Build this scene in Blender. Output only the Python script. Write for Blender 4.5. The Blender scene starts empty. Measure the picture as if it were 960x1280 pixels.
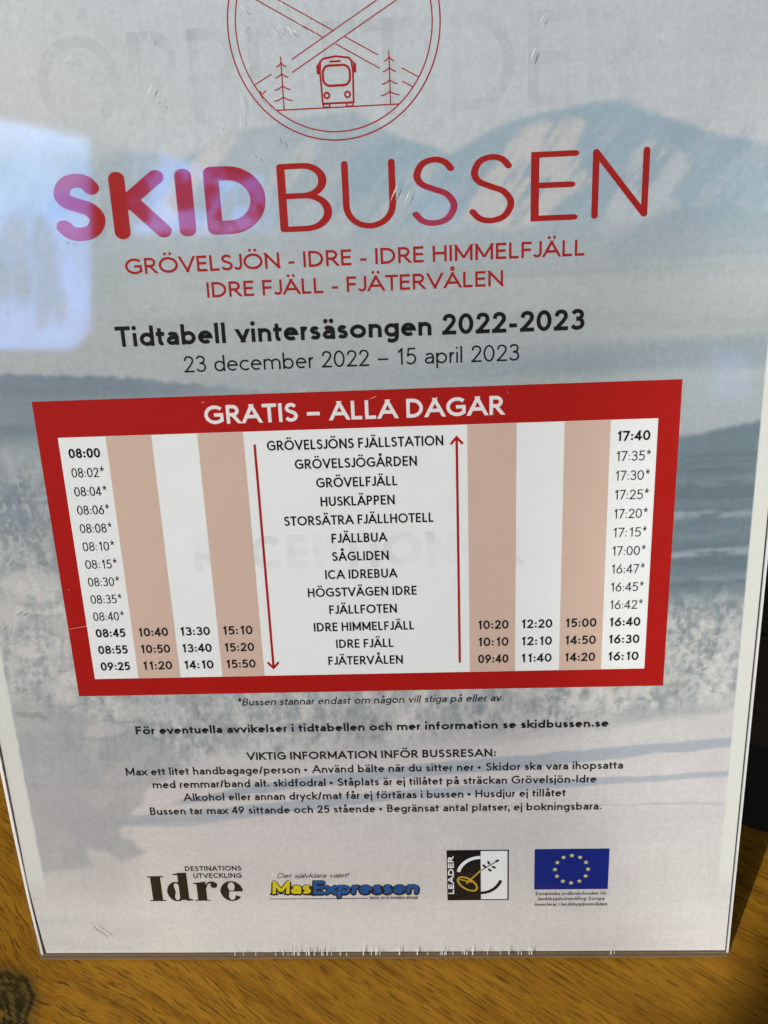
import bpy, bmesh, math, random
import numpy as np
from mathutils import Matrix, Vector

random.seed(7)
scene = bpy.context.scene
C = scene.collection

# ------------------------------------------------------------------ frame of the sign
# The poster leans back 18 degrees on the table top (z = 0). Poster coordinates are millimetres:
# x to the right, s up the sheet from its bottom edge, n out of the sheet towards the viewer.
LEAN = math.radians(18)
MM = 0.001
UP = Vector((0, math.sin(LEAN), math.cos(LEAN)))
NRM = Vector((0, -math.cos(LEAN), math.sin(LEAN)))
ORG = Vector((0, 0, 0.0014))
SIGN = Matrix(((1, UP.x, NRM.x, ORG.x), (0, UP.y, NRM.y, ORG.y), (0, UP.z, NRM.z, ORG.z), (0, 0, 0, 1)))

# ------------------------------------------------------------------ camera
cam_d = bpy.data.cameras.new('camera')
cam = bpy.data.objects.new('camera', cam_d); C.objects.link(cam)
cam_d.sensor_fit = 'VERTICAL'; cam_d.sensor_height = 36.0
cam_d.lens = 28.2367
cam_d.clip_start = 0.01; cam_d.clip_end = 50
cam.matrix_world = Matrix(((0.998657, 0.0281326, 0.0435064, 0.0160995), (0.0201884, 0.5620559, -0.8268528, -0.1290542), (-0.0477146, 0.8266207, 0.5607331, 0.2532212), (0.0, 0.0, 0.0, 1.0)))
cam_d.dof.use_dof = True
cam_d.dof.focus_distance = 0.215
cam_d.dof.aperture_fstop = 55.0
scene.camera = cam

# ------------------------------------------------------------------ exposure
scene.view_settings.view_transform = 'Standard'
scene.view_settings.look = 'None'
scene.view_settings.exposure = 0.0
scene.view_settings.gamma = 1.0
scene.render.engine = 'CYCLES'
scene.cycles.max_bounces = 6
scene.cycles.use_light_tree = False
scene.cycles.use_adaptive_sampling = True
scene.cycles.adaptive_threshold = 0.025
scene.cycles.adaptive_min_samples = 16
scene.cycles.diffuse_bounces = 2
scene.cycles.glossy_bounces = 3
scene.cycles.transparent_max_bounces = 16

# ------------------------------------------------------------------ node helpers
class NT:
    def __init__(self, tree):
        self.t = tree; tree.nodes.clear()
    def n(self, kind, **kw):
        nd = self.t.nodes.new(kind)
        for k, v in kw.items(): setattr(nd, k, v)
        return nd
    def put(self, sock, v):
        if isinstance(v, bpy.types.NodeSocket): self.t.links.new(v, sock)
        elif v is not None: sock.default_value = v
    def math(self, op, a, b=None, c=None, clamp=False):
        nd = self.n('ShaderNodeMath', operation=op, use_clamp=clamp)
        for i, v in enumerate((a, b, c)):
            if v is not None: self.put(nd.inputs[i], v)
        return nd.outputs[0]
    def vmath(self, op, a, b=None):
        nd = self.n('ShaderNodeVectorMath', operation=op)
        self.put(nd.inputs[0], a)
        if b is not None: self.put(nd.inputs[1], b)
        return nd.outputs['Value'] if op in ('DOT_PRODUCT', 'LENGTH') else nd.outputs['Vector']
    def sstep(self, x, lo, hi):
        nd = self.n('ShaderNodeMapRange', interpolation_type='SMOOTHSTEP')
        self.put(nd.inputs['Value'], x); nd.inputs['From Min'].default_value = lo; nd.inputs['From Max'].default_value = hi
        return nd.outputs[0]
    def mix(self, f, a, b, blend='MIX'):
        nd = self.n('ShaderNodeMix', data_type='RGBA', blend_type=blend)
        self.put(nd.inputs[0], f); self.put(nd.inputs[6], a); self.put(nd.inputs[7], b)
        return nd.outputs[2]
    def noise(self, vec, scale, detail=2.0, rough=0.5, dims='3D'):
        nd = self.n('ShaderNodeTexNoise', noise_dimensions=dims)
        self.put(nd.inputs['Vector'], vec); nd.inputs['Scale'].default_value = scale
        nd.inputs['Detail'].default_value = detail; nd.inputs['Roughness'].default_value = rough
        return nd.outputs['Fac']

def rgba(r, g, b): return (r, g, b, 1.0)
def lin(c):
    c = c / 255.0
    return c / 12.92 if c <= 0.04045 else ((c + 0.055) / 1.055) ** 2.4

# ------------------------------------------------------------------ world: a dim room with a window behind the camera
world = bpy.data.worlds.new('World'); scene.world = world; world.use_nodes = True
w = NT(world.node_tree)
dirv = w.n('ShaderNodeTexCoord').outputs['Generated']
WU, WV, WD = ((0.998657, -0.044379, -0.026735), (-0.028133, -0.031163, -0.999118), (-0.043506, -0.998529, 0.032369))          # the window wall: right, down and straight-at directions
den = w.math('MAXIMUM', w.vmath('DOT_PRODUCT', dirv, WD), 0.05)
front = w.sstep(w.vmath('DOT_PRODUCT', dirv, WD), 0.05, 0.2)
pu = w.math('DIVIDE', w.vmath('DOT_PRODUCT', dirv, WU), den)
pv = w.math('DIVIDE', w.vmath('DOT_PRODUCT', dirv, WV), den)
comb = w.n('ShaderNodeCombineXYZ'); w.put(comb.inputs[0], pu); w.put(comb.inputs[1], pv)
puv = comb.outputs[0]
wob = w.math('MULTIPLY', w.math('SUBTRACT', w.noise(puv, 30.0, 2.0), 0.5), 0.012)
pu2 = w.math('ADD', pu, wob); pv2 = w.math('ADD', pv, wob)
def box_mask(u0, u1, v0, v1, e=0.008, us=None, vs=None):
    us = us or pu; vs = vs or pv
    a = w.math('MULTIPLY', w.sstep(us, u0 - e, u0 + e), w.sstep(us, u1 + e, u1 - e))
    b = w.math('MULTIPLY', w.sstep(vs, v0 - e, v0 + e), w.sstep(vs, v1 + e, v1 - e))
    return w.math('MULTIPLY', a, b)
def P(x, y): return ((x - 480) / 1004.0, (y - 640) / 1004.0)
vtilt = w.math('MULTIPLY_ADD', pu, -0.22, pv)           # the top of the window slopes
def pt(x, y): a, b = P(x, y); return b - 0.22 * a
u_l, u_m1, u_m2, u_r = P(-190, 0)[0], P(113, 0)[0], P(163, 0)[0], P(338, 0)[0]
pane1 = box_mask(u_l, u_m1, pt(60, 163), P(0, 437)[1], 0.006, pu, None)
top1 = w.sstep(vtilt, pt(60, 160) - 0.006, pt(60, 160) + 0.010)
left_ok = w.math('MULTIPLY', w.sstep(pu, u_l - 0.02, u_l + 0.02), w.sstep(pu, u_m1 + 0.006, u_m1 - 0.006))
bot1 = w.sstep(pv, P(0, 441)[1], P(0, 432)[1])
cham = w.sstep(w.math('ADD', pu, w.math('MULTIPLY', pv, 0.9)), P(103, 0)[0] + 0.9 * P(0, 426)[1] + 0.006, P(103, 0)[0] + 0.9 * P(0, 426)[1] - 0.008)
pane1 = w.math('MULTIPLY', w.math('MULTIPLY', top1, left_ok), w.math('MULTIPLY', bot1, cham))
# a brighter snow strip lower in the first pane reaches a little further right
pane2 = w.math('MULTIPLY', w.sstep(vtilt, pt(165, 182) - 0.006, pt(165, 182) + 0.012), w.math('MULTIPLY', w.math('MULTIPLY', w.sstep(pu, u_m2 - 0.006, u_m2 + 0.008), w.sstep(pu2, u_r + 0.012, u_r - 0.02)), w.sstep(pv, P(0, 300)[1], P(0, 284)[1])))
tree2 = w.sstep(w.noise(puv, 24.0, 2.0, 0.6), 0.44, 0.58)
pane2 = w.math('MULTIPLY', pane2, w.math('MULTIPLY_ADD', tree2, 0.85, 0.12))
small = w.math('MULTIPLY', box_mask(P(518, 0)[0], P(572, 0)[0], P(0, 238)[1], P(0, 286)[1], 0.018, pu2, pv2), 0.20)
small2 = w.math('MULTIPLY', box_mask(P(890, 0)[0], P(940, 0)[0], P(0, 436)[1], P(0, 500)[1], 0.012, pu2, pv2), 0.22)
# people out on the snow, seen as soft dark shapes in the pane
def blob(x, y, rx, ry):
    a, b = P(x, y)
    du = w.math('DIVIDE', w.math('SUBTRACT', pu2, a), rx / 1004.0); dv = w.math('DIVIDE', w.math('SUBTRACT', pv2, b), ry / 1004.0)
    r = w.math('ADD', w.math('MULTIPLY', du, du), w.math('MULTIPLY', dv, dv))
    return w.sstep(r, 2.3, 0.1)
ppl = blob(50, 282, 10, 13)
for q in ((54, 312, 17, 30), (60, 356, 15, 34), (74, 382, 10, 22), (52, 392, 8, 22), (20, 298, 16, 28), (28, 340, 13, 34), (2, 330, 14, 40)):
    ppl = w.math('MAXIMUM', ppl, blob(*q))
ppl = w.math('MULTIPLY', ppl, 0.62)
pane1 = w.math('MULTIPLY', pane1, w.math('SUBTRACT', 1.0, ppl))
mtn = w.sstep(w.math('MULTIPLY_ADD', w.math('SUBTRACT', w.noise(puv, 9.0, 2.0), 0.5), 0.10, w.math('MULTIPLY_ADD', pu, 0.50, pv)), P(0, 228)[1] + 0.5 * P(70, 0)[0] - 0.02, P(0, 228)[1] + 0.5 * P(70, 0)[0] + 0.02)
snowf = w.sstep(w.math('MULTIPLY_ADD', wob, 1.5, pv), P(0, 246)[1], P(0, 288)[1])
pane_col = w.mix(mtn, rgba(2.0, 4.0, 7.8), rgba(0.3, 2.1, 7.2))
pane_col = w.mix(snowf, pane_col, rgba(1.7, 3.1, 8.0))
lit = w.math('MINIMUM', w.math('ADD', w.math('ADD', pane1, pane2), w.math('ADD', small, small2)), 1.0)
lit = w.math('MULTIPLY', lit, front)
# room tone: soft, a little lighter and cooler upwards
sep = w.n('ShaderNodeSeparateXYZ'); w.put(sep.inputs[0], dirv)
room = w.mix(w.sstep(sep.outputs[2], -0.3, 0.9), rgba(0.050, 0.045, 0.038), rgba(0.088, 0.093, 0.100))
glare_n = w.math('MULTIPLY_ADD', w.sstep(w.noise(puv, 13.0, 2.0, 0.6), 0.25, 0.75), 0.42, 0.72)
pane_col = w.mix(1.0, pane_col, glare_n, 'MULTIPLY')
room_n = w.math('MULTIPLY_ADD', w.noise(dirv, 2.2, 1.0), 0.9, 0.55)
room = w.mix(1.0, room, room_n, 'MULTIPLY')
bg = w.n('ShaderNodeBackground'); w.put(bg.inputs['Color'], w.mix(lit, room, pane_col)); bg.inputs['Strength'].default_value = 1.0
wo = w.n('ShaderNodeOutputWorld'); w.t.links.new(bg.outputs[0], wo.inputs[0])
world.cycles.sampling_method = 'MANUAL'; world.cycles.sample_map_resolution = 1024

# ------------------------------------------------------------------ lamps
def beam(name, pos, p1, p2, half, inside, watts, radius, blend, col):
    """A spot lamp whose cone edge passes through p1 and p2 and that lights the side of 'inside'."""
    L = Vector(pos); u1 = (Vector(p1) - L).normalized(); u2 = (Vector(p2) - L).normalized()
    m = (u1 + u2).normalized(); e = (u2 - u1).normalized(); pr = m.cross(e).normalized()
    if (Vector(inside) - L).dot(pr) < 0: pr = -pr
    hw = math.acos(max(-1, min(1, u1.dot(m))))
    # axis a = cos(t) m + sin(t) pr with angle(a, u1) = half  ->  cos(t) cos(hw) = cos(half)
    t = math.acos(math.cos(half) / math.cos(hw))
    ax = m * math.cos(t) + pr * math.sin(t)
    d = bpy.data.lights.new(name, 'SPOT'); d.energy = watts; d.shadow_soft_size = radius; d.color = col
    d.spot_size = 2 * half; d.spot_blend = blend
    o = bpy.data.objects.new(name, d); C.objects.link(o); o.location = L
    o.rotation_euler = ax.to_track_quat('-Z', 'Y').to_euler()
    return o
KEY = Vector((-0.60, -0.702, 0.775)) * 1.55 + Vector((0, 0, 0.05))
beam('sunlit_window_lamp', KEY, (0.1225, 0.0050, 0), (0.0960, -0.0200, 0), math.radians(14), (0, 0, 0.1), 151, 0.008, 0.004, (1.0, 0.955, 0.885))
def S(x, s, n=0.0): return SIGN @ Vector((x * MM, s * MM, n * MM))
beam('added_wedge_spot', (0.90, -0.80, 0.13), S(49.5, 150), S(75, 0.4), math.radians(13), S(105, 80), 29, 0.012, 0.12, (1.0, 0.97, 0.90))  # added spot lamp; its cone edge shapes the brighter wedge on the sheet

# ------------------------------------------------------------------ materials
def new_mat(name):
    m = bpy.data.materials.new(name); m.use_nodes = True
    return m, NT(m.node_tree)
def out(nt, sh):
    o = nt.n('ShaderNodeOutputMaterial'); nt.t.links.new(sh, o.inputs['Surface']); return o
def principled(nt, col, rough, spec=0.5):
    b = nt.n('ShaderNodeBsdfPrincipled'); nt.put(b.inputs['Base Color'], col); nt.put(b.inputs['Roughness'], rough)
    b.inputs['Specular IOR Level'].default_value = spec
    return b
def ink(name, col, var=0.10, rough=0.55):
    m, nt = new_mat(name)
    co = nt.n('ShaderNodeTexCoord').outputs['Object']
    n1 = nt.noise(co, 2600.0, 2.0, 0.6); n2 = nt.noise(co, 90.0, 3.0, 0.5)
    f = nt.math('ADD', nt.math('MULTIPLY', nt.math('SUBTRACT', n1, 0.5), var * 1.6), nt.math('MULTIPLY', nt.math('SUBTRACT', n2, 0.5), var))
    f = nt.math('ADD', f, 1.0)
    c = nt.mix(1.0, rgba(*col), f, 'MULTIPLY')
    b = principled(nt, c, rough, 0.06); out(nt, b.outputs[0]); return m
M = {}
M['red'] = ink('red_print', (0.40, 0.009, 0.006), 0.14)
M['red_letter'] = ink('red_lettering', (0.375, 0.016, 0.014), 0.12)
M['black'] = ink('black_print', (0.010, 0.010, 0.011), 0.2)
M['grey'] = ink('grey_print', (0.016, 0.015, 0.016), 0.2)
M['white'] = ink('white_print', (0.81, 0.82, 0.805), 0.07)
M['white_letter'] = ink('white_lettering', (0.80, 0.77, 0.75), 0.05)
M['beige'] = ink('beige_print', (0.635, 0.462, 0.372), 0.06)
M['blue'] = ink('flag_blue_print', (0.010, 0.022, 0.20), 0.10)
M['logo_blue'] = ink('logo_blue_print', (0.010, 0.095, 0.31), 0.10)
M['yellow'] = ink('logo_yellow_print', (0.66, 0.54, 0.02), 0.10)
M['gold'] = ink('gold_print', (0.58, 0.37, 0.03), 0.10)
M['star'] = ink('pale_yellow_print', (0.68, 0.66, 0.22), 0.08)
M['logo_black'] = ink('brown_black_print', (0.022, 0.017, 0.010), 0.2)

m, nt = new_mat('printed_paper')
at = nt.n('ShaderNodeAttribute'); at.attribute_name = 'print_color'
co = nt.n('ShaderNodeTexCoord').outputs['Object']
n1 = nt.noise(co, 2300.0, 3.0, 0.6); n2 = nt.noise(co, 700.0, 2.0, 0.5)
f = nt.math('ADD', nt.math('MULTIPLY', nt.math('SUBTRACT', n1, 0.5), 0.27), nt.math('MULTIPLY', nt.math('SUBTRACT', n2, 0.5), 0.09))
f = nt.math('ADD', f, 1.0)
b = principled(nt, nt.mix(1.0, at.outputs['Color'], f, 'MULTIPLY'), 0.6, 0.12); out(nt, b.outputs[0]); M['paper'] = m

# faint print of the sheet behind showing through
m, nt = new_mat('show_through_print')
tr = nt.n('ShaderNodeBsdfTransparent'); df = nt.n('ShaderNodeBsdfDiffuse'); df.inputs['Color'].default_value = rgba(0.38, 0.41, 0.42)
co = nt.n('ShaderNodeTexCoord').outputs['Object']
mx = nt.n('ShaderNodeMixShader')
nt.put(mx.inputs[0], nt.math('MULTIPLY', nt.sstep(nt.noise(co, 60.0, 3.0), 0.25, 0.75), 0.10))
nt.t.links.new(tr.outputs[0], mx.inputs[1]); nt.t.links.new(df.outputs[0], mx.inputs[2]); out(nt, mx.outputs[0]); M['ghost'] = m

# clear acrylic: clear sheet with a Fresnel reflection on each face
m, nt = new_mat('clear_acrylic')
ge = nt.n('ShaderNodeNewGeometry')
cs = nt.math('ABSOLUTE', nt.vmath('DOT_PRODUCT', ge.outputs['Incoming'], ge.outputs['Normal']))
fr = nt.math('MULTIPLY_ADD', nt.math('POWER', nt.math('SUBTRACT', 1.0, cs, clamp=True), 5.0), 0.96, 0.037)
tr = nt.n('ShaderNodeBsdfTransparent'); tr.inputs['Color'].default_value = rgba(0.985, 0.99, 0.988)
co = nt.n('ShaderNodeTexCoord').outputs['Object']
gl = nt.n('ShaderNodeBsdfGlossy'); gl.inputs['Roughness'].default_value = 0.035
mx = nt.n('ShaderNodeMixShader'); nt.put(mx.inputs[0], fr)
nt.t.links.new(tr.outputs[0], mx.inputs[1]); nt.t.links.new(gl.outputs[0], mx.inputs[2]); out(nt, mx.outputs[0]); M['acrylic'] = m

m, nt = new_mat('acrylic_edge_painted_glow')  # whitish colour stands in for light piped to the clear acrylic's edges
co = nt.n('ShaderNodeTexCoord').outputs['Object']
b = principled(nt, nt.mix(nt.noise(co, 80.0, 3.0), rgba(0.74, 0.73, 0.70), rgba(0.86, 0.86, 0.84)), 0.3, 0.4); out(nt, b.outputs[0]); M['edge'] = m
m, nt = new_mat('acrylic_bottom_bend')
tr = nt.n('ShaderNodeBsdfTransparent'); tr.inputs['Color'].default_value = rgba(0.62, 0.56, 0.50)
b = principled(nt, rgba(0.42, 0.33, 0.23), 0.2, 0.5)
mx = nt.n('ShaderNodeMixShader'); mx.inputs[0].default_value = 0.4
nt.t.links.new(tr.outputs[0], mx.inputs[1]); nt.t.links.new(b.outputs[0], mx.inputs[2]); out(nt, mx.outputs[0]); M['bend'] = m
M['gap_shade'] = ink('painted_gap_shade', (0.075, 0.075, 0.072), 0.2, 0.6)  # dark grey paint standing for the shade in the gap beside the paper
M['scratch'] = ink('white_scratch', (0.86, 0.86, 0.84), 0.05, 0.4)
M['grime'] = ink('dark_grime', (0.14, 0.12, 0.10), 0.2, 0.7)
M['fibre'] = ink('dark_fibre', (0.10, 0.085, 0.07), 0.2, 0.7)

# oiled wood
m, nt = new_mat('oiled_oak')
co = nt.n('ShaderNodeTexCoord').outputs['Object']
mp = nt.n('ShaderNodeMapping', vector_type='POINT'); mp.inputs['Rotation'].default_value = (0, 0, math.radians(33)); nt.put(mp.inputs['Vector'], co)
g0 = mp.outputs[0]
sx = nt.n('ShaderNodeSeparateXYZ'); nt.put(sx.inputs[0], co)
KX, KY = -0.1205, -0.0225
dx = nt.math('SUBTRACT', sx.outputs[0], KX); dy = nt.math('SUBTRACT', sx.outputs[1], KY)
rr = nt.math('SQRT', nt.math('ADD', nt.math('MULTIPLY', dx, dx), nt.math('MULTIPLY', dy, dy)))
rr = nt.math('MULTIPLY_ADD', nt.math('SUBTRACT', nt.noise(co, 90.0, 3.0), 0.5), 0.010, rr)
sg = nt.n('ShaderNodeSeparateXYZ'); nt.put(sg.inputs[0], g0)
bulge = nt.math('MULTIPLY', nt.math('EXPONENT', nt.math('MULTIPLY', nt.math('MULTIPLY', rr, rr), -700.0)), 0.012)
wv = nt.math('MULTIPLY', nt.math('SUBTRACT', nt.noise(g0, 12.0, 1.0), 0.5), 0.004)
gv = nt.math('ADD', nt.math('ADD', sg.outputs[1], bulge), wv)
def grain(lx, ly, detail=2.0, rough=0.55, off=0.0):
    c = nt.n('ShaderNodeCombineXYZ')
    nt.put(c.inputs[0], nt.math('DIVIDE', sg.outputs[0], lx)); nt.put(c.inputs[1], nt.math('DIVIDE', gv, ly)); c.inputs[2].default_value = off
    return nt.noise(c.outputs[0], 1.0, detail, rough)
band = grain(0.050, 0.0050, 3.0, 0.55, 1.0)
streak = grain(0.016, 0.0010, 5.0, 0.68, 4.0)
fine = grain(0.0060, 0.00030, 3.0, 0.7, 9.0)
pore = grain(0.0075, 0.00055, 2.0, 0.5, 15.0)
pore2 = grain(0.0150, 0.00085, 2.0, 0.5, 31.0)
tone = nt.noise(co, 16.0, 3.0)
base = nt.mix(nt.sstep(band, 0.30, 0.70), rgba(0.2000, 0.0873, 0.0056), rgba(0.3373, 0.1613, 0.0117))
base = nt.mix(nt.math('MULTIPLY', nt.sstep(streak, 0.44, 0.64), 0.52), base, rgba(0.1373, 0.0540, 0.0033))
base = nt.mix(nt.math('MULTIPLY', nt.sstep(fine, 0.45, 0.68), 0.50), base, rgba(0.3922, 0.2146, 0.0210))
base = nt.mix(nt.math('MULTIPLY', nt.sstep(pore, 0.585, 0.65), 0.66), base, rgba(0.0667, 0.0266, 0.0022))
base = nt.mix(nt.math('MULTIPLY', nt.sstep(pore2, 0.60, 0.67), 0.60), base, rgba(0.0745, 0.0296, 0.0022))
base = nt.mix(nt.math('MULTIPLY', nt.sstep(tone, 0.35, 0.75), 0.28), base, rgba(0.2118, 0.0888, 0.0056))
kn = nt.sstep(rr, 0.0212, 0.0172)
ringv = nt.math('MULTIPLY_ADD', nt.math('SINE', nt.math('MULTIPLY', rr, 2400.0)), 0.10, grain(0.006, 0.0009, 4.0, 0.7, 44.0))
kc = nt.mix(nt.sstep(ringv, 0.36, 0.68), rgba(0.0173, 0.0118, 0.0028), rgba(0.0941, 0.0666, 0.0145))
kc = nt.mix(nt.math('MULTIPLY', nt.sstep(nt.noise(co, 130.0, 3.0), 0.52, 0.66), nt.sstep(rr, 0.016, 0.010)), kc, rgba(0.2353, 0.1221, 0.0126))
base = nt.mix(nt.math('MULTIPLY', nt.sstep(rr, 0.028, 0.020), 0.30), base, rgba(0.1569, 0.0629, 0.0039))
base = nt.mix(kn, base, kc)
b = principled(nt, base, nt.math('MULTIPLY_ADD', streak, 0.2, 0.5), 0.10)
bp = nt.n('ShaderNodeBump'); bp.inputs['Strength'].default_value = 0.55; bp.inputs['Distance'].default_value = 0.0004
nt.put(bp.inputs['Height'], nt.math('SUBTRACT', nt.math('MULTIPLY_ADD', fine, 0.4, nt.math('MULTIPLY', streak, 0.5)), nt.math('MULTIPLY', nt.sstep(pore, 0.58, 0.72), 0.9)))
nt.t.links.new(bp.outputs[0], b.inputs['Normal']); out(nt, b.outputs[0]); M['wood'] = m

m, nt = new_mat('dark_stained_wood')
co = nt.n('ShaderNodeTexCoord').outputs['Object']
mp = nt.n('ShaderNodeMapping'); mp.inputs['Scale'].default_value = (25, 25, 420); nt.put(mp.inputs['Vector'], co)
g = nt.noise(mp.outputs[0], 1.0, 3.0, 0.6)
b = principled(nt, nt.mix(g, rgba(0.007, 0.0055, 0.003), rgba(0.030, 0.022, 0.012)), 0.55, 0.3); out(nt, b.outputs[0]); M['dark_wood'] = m
m, nt = new_mat('black_painted_base')
co = nt.n('ShaderNodeTexCoord').outputs['Object']
b = principled(nt, nt.mix(nt.noise(co, 200.0, 3.0), rgba(0.004, 0.004, 0.004), rgba(0.012, 0.011, 0.010)), 0.6, 0.2); out(nt, b.outputs[0]); M['black_base'] = m

# ------------------------------------------------------------------ object helpers
def link(name, me, parent=None):
    o = bpy.data.objects.new(name, me); C.objects.link(o)
    if parent is not None: o.parent = parent
    return o
def tag(o, label=None, cat=None, group=None, kind=None):
    for k, v in (('label', label), ('category', cat), ('group', group), ('kind', kind)):
        if v: o[k] = v
    return o
def empty(name, mat=None):
    o = bpy.data.objects.new(name, None); C.objects.link(o); o.empty_display_size = 0.02
    if mat is not None: o.matrix_world = mat
    return o

class MB:
    """Collects flat shapes and boxes in millimetres and links them as one mesh."""
    def __init__(self): self.v = []; self.f = []; self.mi = []; self.k = 0
    def poly(self, pts, z):
        a = sum(pts[i][0] * pts[(i + 1) % len(pts)][1] - pts[(i + 1) % len(pts)][0] * pts[i][1] for i in range(len(pts)))
        if a < 0: pts = pts[::-1]
        n = len(self.v); self.v += [(x, y, z) for x, y in pts]; self.f.append(tuple(range(n, n + len(pts)))); self.mi.append(0)
    def rect(self, x0, x1, y0, y1, z): self.poly([(x0, y0), (x1, y0), (x1, y1), (x0, y1)], z)
    def disc(self, cx, cy, r, z, n=20, ry=None):
        ry = ry or r
        self.poly([(cx + r * math.cos(2 * math.pi * i / n), cy + ry * math.sin(2 * math.pi * i / n)) for i in range(n)], z)
    def band(self, L, R, z, closed=False):
        n = len(self.v); m = len(L)
        for a, b2 in zip(L, R): self.v += [(a[0], a[1], z), (b2[0], b2[1], z)]
        for i in range(m if closed else m - 1):
            j = (i + 1) % m
            q = [n + 2 * i, n + 2 * j, n + 2 * j + 1, n + 2 * i + 1]
            p = [self.v[t] for t in q]
            a = sum(p[t][0] * p[(t + 1) % 4][1] - p[(t + 1) % 4][0] * p[t][1] for t in range(4))
            self.f.append(tuple(q if a > 0 else q[::-1])); self.mi.append(0)
    def box(self, x0, x1, y0, y1, z0, z1, side_mi=0, bottom_mi=None):
        n = len(self.v)
        self.v += [(x0, y0, z0), (x1, y0, z0), (x1, y1, z0), (x0, y1, z0), (x0, y0, z1), (x1, y0, z1), (x1, y1, z1), (x0, y1, z1)]
        for q, s in (((3, 2, 1, 0), 0), ((4, 5, 6, 7), 0), ((0, 1, 5, 4), side_mi if bottom_mi is None else bottom_mi), ((1, 2, 6, 5), side_mi), ((2, 3, 7, 6), side_mi), ((3, 0, 4, 7), side_mi)):
            self.f.append(tuple(n + t for t in q)); self.mi.append(s)
    def nz(self, z):
        self.k = (self.k + 1) % 7
        return z + self.k * 0.003
    def build(self, name, mats, parent=None, label=None):
        me = bpy.data.meshes.new(name)
        me.from_pydata([(a * MM, b2 * MM, c * MM) for a, b2, c in self.v], [], self.f)
        for mt in (mats if isinstance(mats, (list, tuple)) else [mats]): me.materials.append(mt)
        me.polygons.foreach_set('material_index', self.mi); me.update()
        o = link(name, me, parent)
        if label: o['label'] = label
        return o

# ------------------------------------------------------------------ stroke lettering
def catmull(P0, n=7):
    P0 = [tuple(p) for p in P0]; Q = [P0[0]] + P0 + [P0[-1]]; r = []
    for i in range(1, len(Q) - 2):
        a, b2, c, d = Q[i - 1], Q[i], Q[i + 1], Q[i + 2]
        for k in range(n):
            t = k / n
            r.append(tuple(0.5 * (2 * b2[j] + (c[j] - a[j]) * t + (2 * a[j] - 5 * b2[j] + 4 * c[j] - d[j]) * t * t + (3 * b2[j] - a[j] - 3 * c[j] + d[j]) * t ** 3) for j in (0, 1)))
    r.append(P0[-1]); return r
def arc(cx, cy, rx, ry, a0, a1):
    n = max(4, int(abs(a1 - a0) / 11)); return [(cx + rx * math.cos(math.radians(a0 + (a1 - a0) * i / n)), cy + ry * math.sin(math.radians(a0 + (a1 - a0) * i / n))) for i in range(n + 1)]
A_ = lambda *a: ('A', a)
S_ = lambda *p: ('S', p)
E_ = lambda cx, cy, rx, ry: ('E', (cx, cy, rx, ry))      # closed ellipse
X = 0.66
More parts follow.
